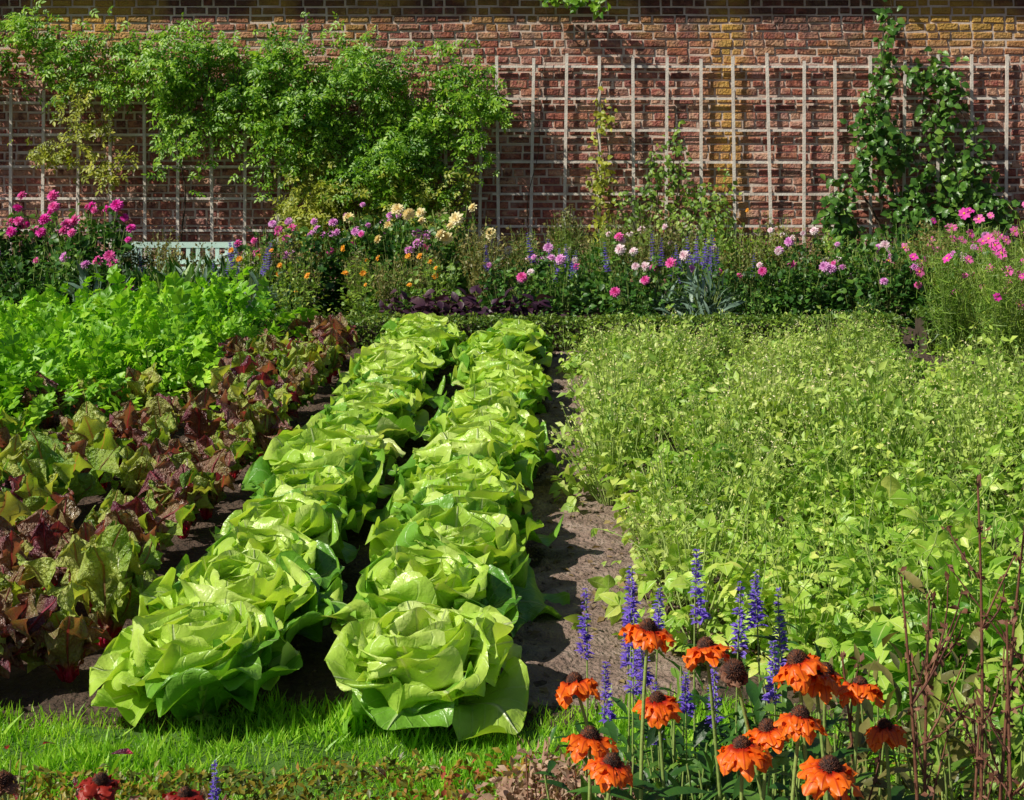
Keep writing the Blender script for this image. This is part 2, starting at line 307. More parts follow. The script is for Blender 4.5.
# ------------------------------------------------------------ climbers
pin=combine([(tleaf(2,w=.6,droop=.2),rz(a,s),p) for a,s,p in [(0,.5,(0,.55,0)),(1.0,.42,(0,.35,0)),(-1.0,.42,(0,.35,0)),(1.1,.4,(0,.08,0)),(-1.1,.4,(0,.08,0))]])
simp=tleaf(3,w=.8,droop=.3)
def climber(name,clumps,tmpl,mats,size,dens,label,depth=.3,roots=(),cat='climbing plant',nshoot=4,rr=.012,cut=-1.2):
    Ps=[];MI=[];tubes=[]
    for (cx,cz,rx,rzz,mi,dn) in clumps:
        n=int(dens*dn*rx*rzz*3.14)
        a=R.uniform(0,6.283,n);r=np.sqrt(R.uniform(0,1,n))*(1+.28*np.sin(5*a+cx*9)+.2*np.sin(11*a+cz*5))
        x=cx+r*np.cos(a)*rx;z_=cz+r*np.sin(a)*rzz
        dm=.55+.45*np.sqrt(np.clip(1.05-(r/1.4)**2,0,1))
        g=noise2(x*3.2,z_*3.2,11)
        keep=g>cut+.9*(r>.7)
        y=14.87-R.uniform(.05,1,n)**.8*depth*dm*(1+.55*g)
        y=np.minimum(y,14.88)
        P=np.stack([x,y,z_],-1)[keep];Ps.append(P);MI.append(np.full(len(P),mi))
        for k in range(nshoot):
            sx=cx+R.uniform(-1,1)*rx*.95;b=np.array([sx,14.8-depth*.4,cz]);tt=b+np.array([R.uniform(-.4,.4)*min(rx,.6),-.05,rzz*R.choice([-1.6,-1.3,-1.1,1.3])*R.uniform(.8,1.2)])
            c=bez(b,tt,(R.normal(0,.1),-.06,.0),8);tubes.append(tube(c,[.005,.002],4,len(mats)))
            m=int(18*dn);q=c[R.randint(2,8,m)]+R.normal(0,.045,(m,3));q[:,1]=np.minimum(q[:,1],14.87);Ps.append(q);MI.append(np.full(m,mi))
    P=np.vstack(Ps);MI=np.concatenate(MI);n=len(P)
    d=np.stack([R.normal(0,.8,n),-R.uniform(0,.8,n),R.normal(-.35,.5,n)],-1)
    nn=np.stack([R.normal(0,.5,n)-.4,-np.ones(n)*.8,R.uniform(.1,1.1,n)],-1)
    M=frames(d,nn,R.uniform(.6,1.25,n)*size)
    parts=[inst(tmpl,M[MI==k],P[MI==k],k) for k in range(len(mats)) if (MI==k).any()]
    for (x0,x1,z1) in roots:
        p=bez((x0,14.87,0),(x1,14.89,z1),(R.uniform(-.15,.15),0,0),16);p[:,0]+=np.sin(p[:,2]*6+x0)*.03
        tubes.append(tube(p,[rr,rr*.4],6,len(mats)))
    top=obj(name,make_mesh(name,tubes,list(mats)+[M_twig]),label=label,cat=cat)
    obj('foliage',make_mesh('foliage',parts,list(mats)+[M_twig]),parent=top)
climber('wall_climber',[(-4.6,2.32,2.0,.34,0,.45),(-2.7,2.05,1.5,.45,0,.5),(-5.6,2.4,.7,.32,0,.7),(-6.6,2.3,.6,.4,0,.8),(-4.65,2.25,.6,.36,0,.6),(-4.1,1.8,.3,.5,0,.8),(-3.92,2.25,.7,.40,0,.8),(-3.4,1.95,.5,.45,0,.8),(-3.19,2.1,.7,.45,0,.7),
 (-2.57,1.9,.65,.6,0,.9),(-1.84,1.95,.66,.5,0,1),(-1.35,1.75,.42,.5,0,1),(-2.15,1.3,.6,.45,0,1),(-1.68,1.15,.42,.4,0,.9),(-2.72,1.1,.33,.5,1,.9),(-.95,1.93,.22,.14,0,.8),(-2.8,1.5,.4,.4,0,.8),
 (-5.45,1.42,.3,.10,1,.4),(-4.95,1.2,.4,.1,1,.4),(-5.1,1.85,.3,.35,1,.4),(-5.85,2.75,.3,.12,0,.8),(-2.0,.8,.5,.32,1,1),(-2.6,.7,.4,.3,1,.9),(-1.5,.85,.3,.3,1,.8)],
 pin,[M_vine,M_vineY],.12,640,'large bright green wisteria climber spilling over the trellis',.36,[(-2.2,-2.0,2.1),(-2.4,-2.9,2.2),(-2.3,-1.5,1.9),(-4.1,-4.2,2.3)],nshoot=7)
climber('pear_espalier',[(3.05,1.75,.2,.33,0,.8),(3.8,1.85,.26,.42,0,.7),(2.85,.98,.28,.28,0,.8),(3.36,1.35,.4,.25,0,.8),(3.98,1.1,.33,.38,0,.8),(3.2,2.5,.07,.42,0,.7),(3.57,.75,.5,.3,0,.9),(2.75,.6,.25,.3,0,.8),(4.2,.7,.4,.35,0,.8),(3.6,2.2,.2,.1,0,.4)],
 simp,[M_vineD],.088,760,'dark green trained pear tree on the wooden trellis',.22,[(3.4,3.2,2.9),(3.4,3.9,2.2),(3.4,2.8,1.2)],'tree',rr=.022,nshoot=6,cut=-.8)
climber('slender_climber',[(.24,1.9,.07,.25,0,.5),(.22,1.35,.09,.35,0,.6),(.25,.8,.13,.4,0,.9)],simp,[M_vineY],.06,600,'thin yellow green climber twining up the trellis',.1,[(.24,.24,2.2)])
climber('wall_top_climber',[(-.1,2.98,.36,.07,0,1)],simp,[M_vine],.08,600,'green shoots hanging over the wall coping',.16,[(-.6,-.3,2.95)],nshoot=2,rr=.006)
climber('shrub_rose',[(1.05,.95,.25,.35,0,.8),(.7,.75,.3,.35,0,.9),(1.35,.75,.3,.3,0,.9),(.8,1.15,.08,.2,0,.6),(1.0,1.35,.06,.2,0,.5)],simp,[M_lime],.055,800,'loose light green shrub growing against the trellis',.3,[(1.0,1.05,1.3),(1.0,.75,1.3),(1.0,1.35,1.0)])
# ------------------------------------------------------------ bench
bx=-3.62;be=obj('garden_bench',None,(bx,12.9,0),label='mint painted wooden garden bench with slatted back behind flowers',cat='bench')
W=.46
bp_=[box(-W,W,.17,.2,.51,.56),box(-W,W,.17,.2,.36,.40)]
for i in range(10): xx=-W+.06+i*(2*W-.12)/9; bp_.append(box(xx-.018,xx+.018,.176,.194,.40,.51))
obj('backrest',make_mesh('backrest',bp_,[M_bench],False),parent=be)
obj('seat',make_mesh('seat',[box(-W,W,-.24+i*.085,-.17+i*.085,.31,.335) for i in range(5)],[M_bench],False),parent=be)
for sx in (-1,1):
    obj('leg',make_mesh('leg',[box(sx*W-.025,sx*W+.025,.202,.25,0,.56)],[M_bench],False),parent=be)
    obj('leg',make_mesh('leg',[box(sx*W-.025,sx*W+.025,-.24,-.19,0,.309)],[M_bench],False),parent=be)
    obj('armrest',make_mesh('armrest',[box(sx*W-.03,sx*W+.03,-.26,.17,.45,.475),box(sx*W-.02,sx*W+.02,-.23,-.2,.337,.448)],[M_bench],False),parent=be)
# ------------------------------------------------------------ curved leaves
def curved_leaf(L_,W,e0,e1,az,r0,ruf,cup,prof,nu=8,nv=10,rng=R,kr=3,twist=0,back=.12,bexp=1.5,blist=0,clamp=True,fine=0,skew=0):
    v=1-(1-np.linspace(0,1,nv+1))**1.25;s=np.sin(np.linspace(-1,1,nu+1)*math.pi/2*.85)/math.sin(math.pi/2*.85)
    el=e0+(e1-e0)*v**bexp
    ds=np.diff(v,prepend=0)*L_
    r=r0+np.cumsum(np.cos(el)*ds);z=np.cumsum(np.sin(el)*ds)
    w=np.interp(v,[p[0] for p in prof],[p[1] for p in prof])*W/2
    ph=rng.uniform(0,6.28,4)
    SS,VV=np.meshgrid(s,v);w2=w[:,None]
    side=w2*SS*(1-.10*SS**2)*(1+.04*np.sin(11*VV+ph[1]+2*SS))
    offn=cup*w2*SS**2+ruf*np.abs(SS)**2.5*(np.sin(kr*6.28*VV+ph[0]+2*np.sign(SS)))*w2/W*2+ruf*.5*np.sin(5*SS+ph[1])*np.sin(9*VV+ph[2])*w2/W
    if fine: offn=offn+fine*np.abs(SS)**4*np.sin(5.3*6.28*VV+ph[2]+SS*3)*np.clip(VV*2,0,1)
    if skew: offn=offn+skew*w2*SS
    if blist: offn=offn+blist*np.sin(13*SS+ph[3]+3*VV)*np.sin(22*VV+ph[1])*np.clip(VV*4-1,0,1)
    rr=r[:,None]-np.sin(el)[:,None]*offn
    zz=z[:,None]+np.cos(el)[:,None]*offn
    bk=back*L_*SS**2*np.clip((VV-.5)/.5,0,1)
    rr=rr-np.cos(el)[:,None]*bk;zz=zz-np.sin(el)[:,None]*bk
    a=az+twist*VV
    x=rr*np.cos(a)-side*np.sin(a);y=rr*np.sin(a)+side*np.cos(a)
    if clamp: zz=np.maximum(zz,.008+.01*SS**2)
    U=np.stack([(SS+1)/2,VV],-1).reshape(-1,2)
    return (np.stack([x,y,zz],-1).reshape(-1,3),gridF(nu,nv),U,0)
LP=((0,.24),(.1,.32),(.2,.46),(.3,.64),(.4,.8),(.5,.92),(.6,.98),(.7,1),(.78,.98),(.85,.91),(.91,.79),(.96,.60),(1,.34))
def lettuce_mesh(seed):
    r=np.random.RandomState(seed);parts=[];n=50
    for i in range(n):
        t=i/(n-1)
        az=i*2.39996+r.normal(0,.25)
        e0=math.radians(36+52*t**.55+r.normal(0,7));e1=math.radians(-22+112*t**.62+r.normal(0,15))
        L_=(.27-.055*t)*r.uniform(.85,1.12)
        p=curved_leaf(L_,L_*.98*r.uniform(.85,1.15),e0,e1,az,.02+.035*t,.05,.12+.5*t,LP,14,18,r,1.9,r.normal(0,.3),back=.07,bexp=1.35,blist=.0022,fine=.008,skew=r.normal(0,.1))
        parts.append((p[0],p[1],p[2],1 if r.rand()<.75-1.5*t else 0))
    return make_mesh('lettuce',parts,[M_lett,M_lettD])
LM=[lettuce_mesh(100+i) for i in range(8)]
for row,rx in enumerate((-.99,-.42)):
    y=3.70+.04*row
    while y<9.75:
        obj('lettuce',LM[R.randint(8)],(rx+R.normal(0,.03)-.01*(y-4)*(1-row),y,0),(R.normal(0,.1),R.normal(0,.1),R.uniform(0,6.28)),R.uniform(1.02,1.26),
            label='large bright green leafy lettuce growing in a row on soil',cat='lettuce',group='lettuces planted in two rows')
        y+=.395+R.normal(0,.02)
# ------------------------------------------------------------ chard
CP=((0,.14),(.3,.12),(.36,.35),(.46,.75),(.58,.97),(.7,1),(.82,.92),(.9,.78),(.96,.58),(1,.3))
def chard_mesh(seed,pg):
    r=np.random.RandomState(seed);parts=[];n=16
    for i in range(n):
        t=i/(n-1);az=i*2.4+r.normal(0,.25)
        e0=math.radians(64+24*t+r.normal(0,6));e1=math.radians(36+50*t+r.normal(0,26))
        L_=r.uniform(.20,.38)
        p=curved_leaf(L_,L_*.42*r.uniform(.8,1.25),e0,e1,az,.01,.045,.15,CP,10,18,r,3,r.normal(0,.5),back=.06,blist=.0065,fine=.009,skew=r.normal(0,.3))
        parts.append((p[0],p[1],p[2],1 if r.rand()<pg else 0))
    return make_mesh('chard',parts,[M_chard,M_chardG])
CM=[chard_mesh(200+i,p) for i,p in enumerate((.15,.35,.4,.25,.5,.7,.9,.6))]
for rx in (-2.42,-2.18,-1.94,-1.7,-1.48):
    y=3.78+R.uniform(0,.2)
    while y<9.6:
        xx=rx-.015*(y-4)+R.normal(0,.06)
        if not (rx<-2.1 and y>7.4) and R.rand()>.08:
            k=R.randint(3,8) if (y<5.3 and R.rand()<.5) or R.rand()<.2 else R.randint(6)
            obj('chard',CM[k],(xx,y,0),(R.normal(0,.14),R.normal(0,.14),R.uniform(0,6.28)),R.uniform(.62,1.1),
                label='red stemmed chard with crinkled maroon and green leaves',cat='chard',group='chard plants in a bed')
        y+=.29+R.normal(0,.04)
# ------------------------------------------------------------ bushy plants
def dome(r,n,rx,ry,h,shell=.35,lump=.2):
    d=norm(r.normal(size=(n,3)));d[:,2]=np.abs(d[:,2])
    a=np.arctan2(d[:,1],d[:,0]);q=r.uniform(shell**2,1,n)**.5
    p=r.uniform(0,6.28,3);q=q*(1+lump*np.sin(3*a+p[0])+lump*.6*np.sin(5*d[:,2]*3+p[1]+2*a))
    return d*q[:,None]*np.array([rx,ry,h]),d
def bush_parts(r,n,rx,ry,h,T,size,mi=0,up=.8,shell=.35,dirup=0.0):
    P,d=dome(r,n,rx,ry,h,shell)
    P[:,2]=np.maximum(P[:,2],.02)
    dd=d*[1,1,.3]+r.normal(0,.5,(n,3))+[0,0,dirup]
    nn=d*.6+[0,0,up]+r.normal(0,.4,(n,3))
    return inst(T,frames(dd,nn,r.uniform(.5,1.35,n)*size),P,mi)
def stems(r,n,rx,ry,h,rad,mi,m=5,spread=.9):
    o=[];tips=[]
    for i in range(n):
        a=r.uniform(0,6.28);q=r.uniform(.1,spread)**.6
        t=np.array([rx*q*math.cos(a),ry*q*math.sin(a),h*r.uniform(.8,1.08)*(1-.35*q*q)])
        o.append(tube(bez((t[0]*.15,t[1]*.15,0),t,(t[0]*.1,t[1]*.1,h*.08),m),[rad,rad*.6],4,mi));tips.append(t)
    return o,np.array(tips)
lf=tleaf(4,((0,.15),(.2,.85),(.4,1),(.7,.72),(1,.04)),.78,.3,.3)
tri=combine([(lf,rz(0,.6),(0,.42,0)),(lf,rz(1.25,.52),(0,.38,0)),(lf,rz(-1.25,.52),(0,.38,0)),(tleaf(1,((0,1),(1,1)),.03,0,0,1),rz(0,.45),(0,0,0))])
narrow=tleaf(3,((0,.3),(.4,1),(.8,.6),(1,.03)),.2,.3,.5)
def bean(seed,size=.10,n=105):
    r=np.random.RandomState(seed);s,t=stems(r,16,.22,.22,.36,.003,1)
    tw=[];ex=[]
    for i in range(12):
        c=bez(t[i],t[i]+r.normal(0,.08,3)+[0,0,r.uniform(.08,.2)],(r.normal(0,.03),0,.03),6);tw.append(tube(c,[.002,.001],4,1))
        m=6;ex.append(inst(small,frames(r.normal(size=(m,3)),r.normal(size=(m,3))+[0,0,1],r.uniform(.02,.045,m)),c[r.randint(2,6,m)]))
    return make_mesh('bean_plant',s+tw+ex+[bush_parts(r,n,.25,.25,.32,tri,size),bush_parts(r,60,.24,.24,.42,tri,size*.5,dirup=.3)],[M_bean,M_stem])
BM=[bean(300+i,sz) for i,sz in enumerate((.095,.11,.08,.10,.12,.085))]
def herb(seed):
    r=np.random.RandomState(seed);s,t=stems(r,50,.27,.27,.50,.0024,1,6)
    n=560;i=r.randint(0,len(t),n);f=r.uniform(.35,1.02,n)[:,None]
    P=t[i]*f+r.normal(0,.022,(n,3));P[:,2]=np.maximum(P[:,2],.03)
    d=r.normal(size=(n,3))+[0,0,.4]
    fl=inst(small,frames(r.normal(size=(110,3)),r.normal(size=(110,3)),.013),t[r.randint(0,len(t),110)]+r.normal(0,.016,(110,3)),2)
    return make_mesh('flowering_herb',s+[inst(small,frames(d,r.normal(size=(n,3))+[0,0,1],r.uniform(.016,.055,n)),P,0),fl,bush_parts(r,45,.24,.24,.28,tri,.09)],[M_herb,M_stem,M_cream])
HM=[herb(350+i) for i in range(4)]
def wild(x,y): return noise2(np.array([x*1.3]),np.array([y*1.3]),21)[0]
for ix in range(12):
    y=3.62+.1*(ix%2)
    while y<9.4:
        x=.36+ix*.27+R.normal(0,.07)-.04*(y-4)
        ok=(x<2.1) or (y<7.5)
        if x>(y+.6)*447/1422+.2: ok=False
        if y<4.0 and x<.46: ok=False
        if R.rand()<.12 and x>.5: ok=False
        far=1-.045*(y-4);wv=1+.18*np.clip(wild(x,y),-1.5,1.5)
        if y<4.1: far*=.8
        if ok:
            hb=(y>5.6 and x<1.9 and R.rand()<.6) or (y>4.6 and R.rand()<.28)
            (obj('flowering_herb',HM[R.randint(4)],(x,y,0),(R.normal(0,.18),R.normal(0,.18),R.uniform(0,6.28)),R.uniform(.7,1.14)*far*wv,label='wispy pale green herb with tiny cream flowers among beans',cat='herb',group='herb plants in a bed') if hb else
             obj('bean_plant',BM[R.randint(6)],(x,y,0),(R.normal(0,.18),R.normal(0,.18),R.uniform(0,6.28)),R.uniform(.7,1.2)*far*wv,label='bushy light green bean plant with rounded leaflets',cat='bean plant',group='bean plants in a bed'))
        y+=.33+R.normal(0,.05)
pl=combine([(tleaf(2,((0,.1),(.5,1),(.8,.9),(1,.2)),.8,.5,.2),rz(a,s),p) for a,s,p in [(0,.38,(0,.66,0)),(.8,.34,(0,.62,0)),(-.8,.34,(0,.62,0)),(1.0,.32,(.03,.4,0)),(-1.0,.32,(-.03,.4,0))]]+[(tleaf(1,((0,1),(1,1)),.03,0,0,1),rz(0,.65),(0,0,0))])
def parsley(seed):
    r=np.random.RandomState(seed);s,t=stems(r,12,.2,.2,.3,.004,1)
    return make_mesh('parsley',s+[bush_parts(r,230,.25,.25,.36,pl,.115,dirup=.5)],[M_pars,M_stem])
PM=[parsley(400+i) for i in range(5)]
for ix in range(8):
    y=5.0+.12*(ix%2)
    while y<9.7:
        x=-2.55-ix*.31-.03*(y-6)+R.normal(0,.06)
        if y>7.5: x+=.25
        if x>-(y+.6)*600/1422 and not(x>-2.7 and y<5.9) and R.rand()>.06:
            obj('parsley',PM[R.randint(5)],(x,y,0),(R.normal(0,.16),R.normal(0,.16),R.uniform(0,6.28)),R.uniform(.95,1.45),label='dense bright green curly leaved parsley plant in a bed',cat='parsley',group='parsley plants in a bed')
        y+=.35+R.normal(0,.03)
# ------------------------------------------------------------ hedges
def hedge(x0,x1,y0,y1,h,n,size,mat,label,seed,top=.5):
    r=np.random.RandomState(seed)
    x=r.uniform(x0,x1,n);u=r.rand(n)
    y=r.uniform(y0,y1,n);z=r.uniform(.02,h,n)
    tp=u<top;fr=(u>=top)&(u<top+.38);bk=~tp&~fr
    z[tp]=h-np.abs(r.normal(0,.018,tp.sum()));y[fr]=y0+np.abs(r.normal(0,.02,fr.sum()));y[bk]=y1-np.abs(r.normal(0,.02,bk.sum()))
    z+=noise2(x*4,y*4,seed)*.016*(z/h);y+=noise2(x*4,z*8,seed+1)*.01
    P=np.stack([x,y,z],-1)
    nn=np.where(tp[:,None],[0,-.1,1.],np.where(fr[:,None],[0,-1.,.4],[0,1.,.4]))+r.normal(0,.5,(n,3))
    o=obj('box_hedge',make_mesh('hedge_core',[box(x0+.03,x1-.03,y0+.045,y1-.045,0,h-.06)],[M_twig],False),label=label,cat='hedge')
    obj('foliage',make_mesh('hedge_foliage',[inst(small,frames(r.normal(size=(n,3)),nn,r.uniform(.7,1.2,n)*size),P)],[mat]),parent=o)
hedge(-4.2,2.35,10.12,10.38,.225,19000,.032,M_box,'low clipped green box hedge edging the flower border',1,.4)
hedge(2.42,3.4,9.9,10.35,.28,4500,.034,M_box,'clipped box hedge corner beside the flower border',2)
hedge(-2.3,2.0,2.45,2.95,.21,30000,.02,M_boxF,'low clipped hedge with olive and rust coloured leaves',3,.65)
# ------------------------------------------------------------ flower heads
def flower_mesh(name,mat,rings,size,wid,cmat=None,crad=.0):
    r=np.random.RandomState(5);parts=[]
    T=tleaf(3,((0,.35),(.45,.9),(.75,1),(.92,.7),(1,.25)),wid,.35,.12)
    for (n,el,ln,z) in rings:
        a=np.arange(n)*6.283/n+r.uniform(0,1)+r.normal(0,.06,n);e=math.radians(el)+r.normal(0,.1,n)
        d=np.stack([np.cos(a)*np.cos(e),np.sin(a)*np.cos(e),np.sin(e)],-1);nn=np.stack([-np.cos(a)*np.sin(e),-np.sin(a)*np.sin(e),np.cos(e)],-1)
        P=np.zeros((n,3));P[:,2]=z*size;P[:,:2]=d[:,:2]*.1*size
        parts.append(inst(T,frames(d,nn,ln*size*r.uniform(.9,1.08,n)),P))
    mats=[mat]
    if cmat:
        V=[];F=[];m=8
        for j in range(4):
            ph=j/3*math.pi/2
            for i in range(m): V.append([crad*math.cos(ph)*math.cos(i*6.283/m),crad*math.cos(ph)*math.sin(i*6.283/m),crad*math.sin(ph)*.7+.002])
        for j in range(3):
            for i in range(m): F.append([j*m+i,j*m+(i+1)%m,(j+1)*m+(i+1)%m,(j+1)*m+i])
        parts.append((np.array(V),np.array(F),None,1));mats.append(cmat)
    return make_mesh(name,parts,mats)
POM=[(11,-15,1,0),(11,8,.95,.05),(10,30,.85,.1),(9,50,.7,.15),(6,72,.5,.2)]
F_={k:flower_mesh(k+'_dahlia_flower',m,POM,.040,.5) for k,m in dict(pink=M_pink,lav=M_lav,white=M_white,cream=M_cream,mag=M_mag).items()}
COS=[(8,8,1,0)]
F_['cosmos']=flower_mesh('cosmos_flower',M_mag,COS,.036,.75,M_sunc,.008)
F_['cosmosp']=flower_mesh('pale_cosmos_flower',M_pink,COS,.036,.75,M_sunc,.008)
F_['orange']=flower_mesh('orange_flower',M_org,[(9,8,1,0),(8,30,.7,.1)],.026,.55,M_sunc,.006)
def plant_variant(seed,kind):
    r=np.random.RandomState(seed)
    if kind=='dahlia': s,t=stems(r,18,.34,.28,.82,.004,1);n=130;i=r.randint(0,len(t),n);p=s+[bush_parts(r,440,.34,.3,.62,lf,.07),inst(lf,frames(r.normal(size=(n,3)),r.normal(size=(n,3))+[0,0,1],r.uniform(.03,.06,n)),t[i]*r.uniform(.7,.97,n)[:,None]+r.normal(0,.015,(n,3)))];m=[M_dahl,M_stem]
    if kind=='lime': s,t=stems(r,20,.32,.27,.75,.003,1);n=180;i=r.randint(0,len(t),n);p=s+[bush_parts(r,420,.33,.28,.55,lf,.052,dirup=.4),inst(small,frames(r.normal(size=(n,3))+[0,0,.5],r.normal(size=(n,3)),r.uniform(.03,.055,n)),t[i]*r.uniform(.7,1,n)[:,None]+r.normal(0,.015,(n,3)))];m=[M_lime,M_stem]
    if kind=='feather': s,t=stems(r,30,.28,.25,.95,.003,1);n=2400;i=r.randint(0,len(t),n);P=t[i]*r.uniform(.12,.97,n)[:,None]+r.normal(0,.045,(n,3));P[:,2]=np.maximum(P[:,2],.02);p=s+[inst(tleaf(2,((0,1),(1,.2)),.1,0,.3,1),frames(r.normal(size=(n,3))+[0,0,.5],r.normal(size=(n,3)),r.uniform(.04,.09,n)),P)];m=[M_lime,M_stem]
    if kind=='spiky': s,t=stems(r,10,.2,.2,.45,.004,1);n=130;a=r.uniform(0,6.28,n);e=r.uniform(.7,1.5,n);d=np.stack([np.cos(a)*np.cos(e),np.sin(a)*np.cos(e),np.sin(e)],-1);p=s+[inst(narrow,frames(d,r.normal(size=(n,3))+[0,0,.3],r.uniform(.2,.42,n)),d*[.12,.12,0])];m=[M_dahl,M_stem]
    if kind=='wispy': s,t=stems(r,34,.26,.22,.85,.003,1,6);n=800;i=r.randint(0,len(t),n);P=t[i]*r.uniform(.3,1.04,n)[:,None]+r.normal(0,.02,(n,3));P[:,2]=np.maximum(P[:,2],.03);p=s+[inst(small,frames(r.normal(size=(n,3))+[0,0,.6],r.normal(size=(n,3)),r.uniform(.02,.055,n)),P)];m=[M_olive,M_stem]
    if kind=='grey': s,t=stems(r,10,.2,.2,.5,.004,1);p=s+[bush_parts(r,160,.28,.26,.4,narrow,.18,dirup=.9)];m=[M_grey,M_stem]
    if kind=='purple': s,t=stems(r,6,.2,.2,.3,.004,1);p=s+[bush_parts(r,220,.27,.25,.33,lf,.09)];m=[M_purp,M_stem]
    return make_mesh(kind+'_plant',p,m),t
PV={k:[plant_variant(500+i*7+len(k),k) for i in range(3)] for k in ('dahlia','lime','feather','spiky','grey','purple','wispy')}
def look(d): return Vector(d).to_track_quat('Z','Y').to_euler()
def add_plant(kind,name,x,y,s,flowers,label,cat,group,fmax=8,fs=1.0):
    me,t=PV[kind][R.randint(3)]
    o=obj(name,me,(x,y,0),(0,0,R.uniform(-.6,.6)+R.choice([0,math.pi])),s,label=label,cat=cat,group=group)
    if flowers:
        idx=R.permutation(len(t))[:max(1,fmax+R.randint(-2,2))]
        rzv=o.rotation_euler.z
        for i in idx:
            f=flowers[R.randint(len(flowers))]
            d=Vector((-.35+R.normal(0,.5),-.7+R.normal(0,.35),.55+R.normal(0,.3)));d.rotate(Matrix.Rotation(-rzv,3,'Z'))
            k=R.uniform(.68,1.2) if R.rand()<.65 else 1.0
            q=np.array(t[i])*[1.15,1.15,k]
            obj('flower',F_[f],tuple(q+[0,0,.01]),look(d),R.uniform(.6,1.2)*fs/s,parent=o)
    return o
def band(kind,name,n,xr,yr,sr,flowers,label,cat,fmax=7,fs=1.0):
    xs=np.linspace(xr[0],xr[1],n)+R.normal(0,.08,n)
    for x in xs: add_plant(kind,name,x,R.uniform(*yr),R.uniform(*sr),flowers,label,cat,label.split(' with')[0]+' group',fmax,fs)
DP='bushy dark leaved dahlia with pink pompon blooms'
band('dahlia','dahlia',7,(-5.6,-4.1),(12.1,12.7),(1.0,1.3),['pink','mag','pink'],DP,'dahlia',7,1.15)
band('dahlia','dahlia',4,(-4.9,-3.75),(11.1,11.7),(.72,.9),['pink','lav'],DP,'dahlia',4,1.05)
band('spiky','border_plant',9,(-4.1,-2.7),(11.2,12.3),(1.0,1.3),None,'clump of upright narrow green leaves in the border','plant')
band('wispy','border_plant',6,(-3.9,-2.7),(11.9,12.6),(.62,.85),None,'wispy olive brown seeding plant in the border','plant')
band('grey','lavender',5,(-3.8,-2.7),(11.0,11.6),(.7,.95),None,'grey green lavender clump in the border','lavender')
band('dahlia','dahlia',5,(-2.65,-1.5),(12.2,12.9),(.95,1.12),['lav','pink','lav'],'leafy dahlia with lilac pompon blooms','dahlia',8,1.0)
band('dahlia','dahlia',3,(-1.85,-1.25),(12.6,12.9),(1.12,1.22),['cream','cream','cream','lav'],'tall dahlia with cream and yellow blooms','dahlia',7,1.4)
band('lime','marigold',5,(-2.6,-1.2),(11.4,12.2),(.65,.9),['orange'],'light green marigold with small orange flowers','marigold',6)
band('wispy','border_plant',7,(-2.5,-.8),(11.3,12.4),(.6,.9),None,'wispy olive brown seeding plant in the border','plant')
band('spiky','border_plant',5,(-1.4,.3),(12.2,13.5),(.8,1.1),None,'clump of upright narrow green leaves in the border','plant')
band('wispy','border_plant',8,(-1.2,1.0),(12.4,13.8),(.8,1.1),None,'wispy olive brown seeding plant in the border','plant')
band('purple','purple_basil',6,(-1.3,-.3),(10.9,11.3),(.8,1.0),None,'low dark purple leafy plant beside the hedge','plant')
band('dahlia','dahlia',6,(-.55,.75),(11.3,12.4),(.65,.92),['white','lav','white','pink'],'leafy dahlia with blush white pompon blooms','dahlia',6,1.0)
band('feather','cosmos',4,(-.6,.8),(12.8,13.6),(.7,.9),['white'],'feathery cosmos with small pale flowers','cosmos',3)
band('grey','kale',3,(.85,1.15),(11.0,11.4),(.7,.9),None,'blue green leafy kale plant beside the hedge','kale')
band('lime','border_shrub',5,(.9,2.2),(12.4,13.4),(.9,1.15),['white','orange'],'light green border shrub with a few small flowers','plant',2)
band('wispy','border_plant',6,(1.0,3.0),(11.8,13.2),(.7,1.05),None,'wispy olive brown seeding plant in the border','plant')
band('dahlia','border_plant',5,(1.0,2.0),(11.3,12.0),(.55,.72),['white','pink'],'low leafy border plant with small pale pink flowers','plant',3,.85)
band('dahlia','dahlia',6,(1.8,3.1),(11.4,12.6),(.74,.95),['lav','pink','lav','white'],'leafy dahlia with lilac pompon blooms beside the hedge','dahlia',6,.95)
band('feather','cosmos',8,(2.9,4.6),(11.6,12.8),(.78,1.05),['cosmos','cosmosp'],'feathery cosmos with bright magenta flowers','cosmos',8,1.2)
band('dahlia','border_plant',6,(3.0,4.6),(12.8,13.8),(.9,1.0),None,'dark green leafy border plant','plant')
band('feather','cosmos',6,(2.45,3.0),(8.0,9.4),(.75,1.02),['cosmos','cosmosp'],'tall feathery cosmos with magenta flowers at the bed edge','cosmos',7,.9)
band('dahlia','border_plant',10,(-4.5,2.8),(13.6,14.3),(.55,.8),None,'dark green leafy border plant','plant')
band('dahlia','border_plant',10,(-5,3.2),(11.0,11.4),(.32,.48),None,'low dark green plant beside the hedge','plant')
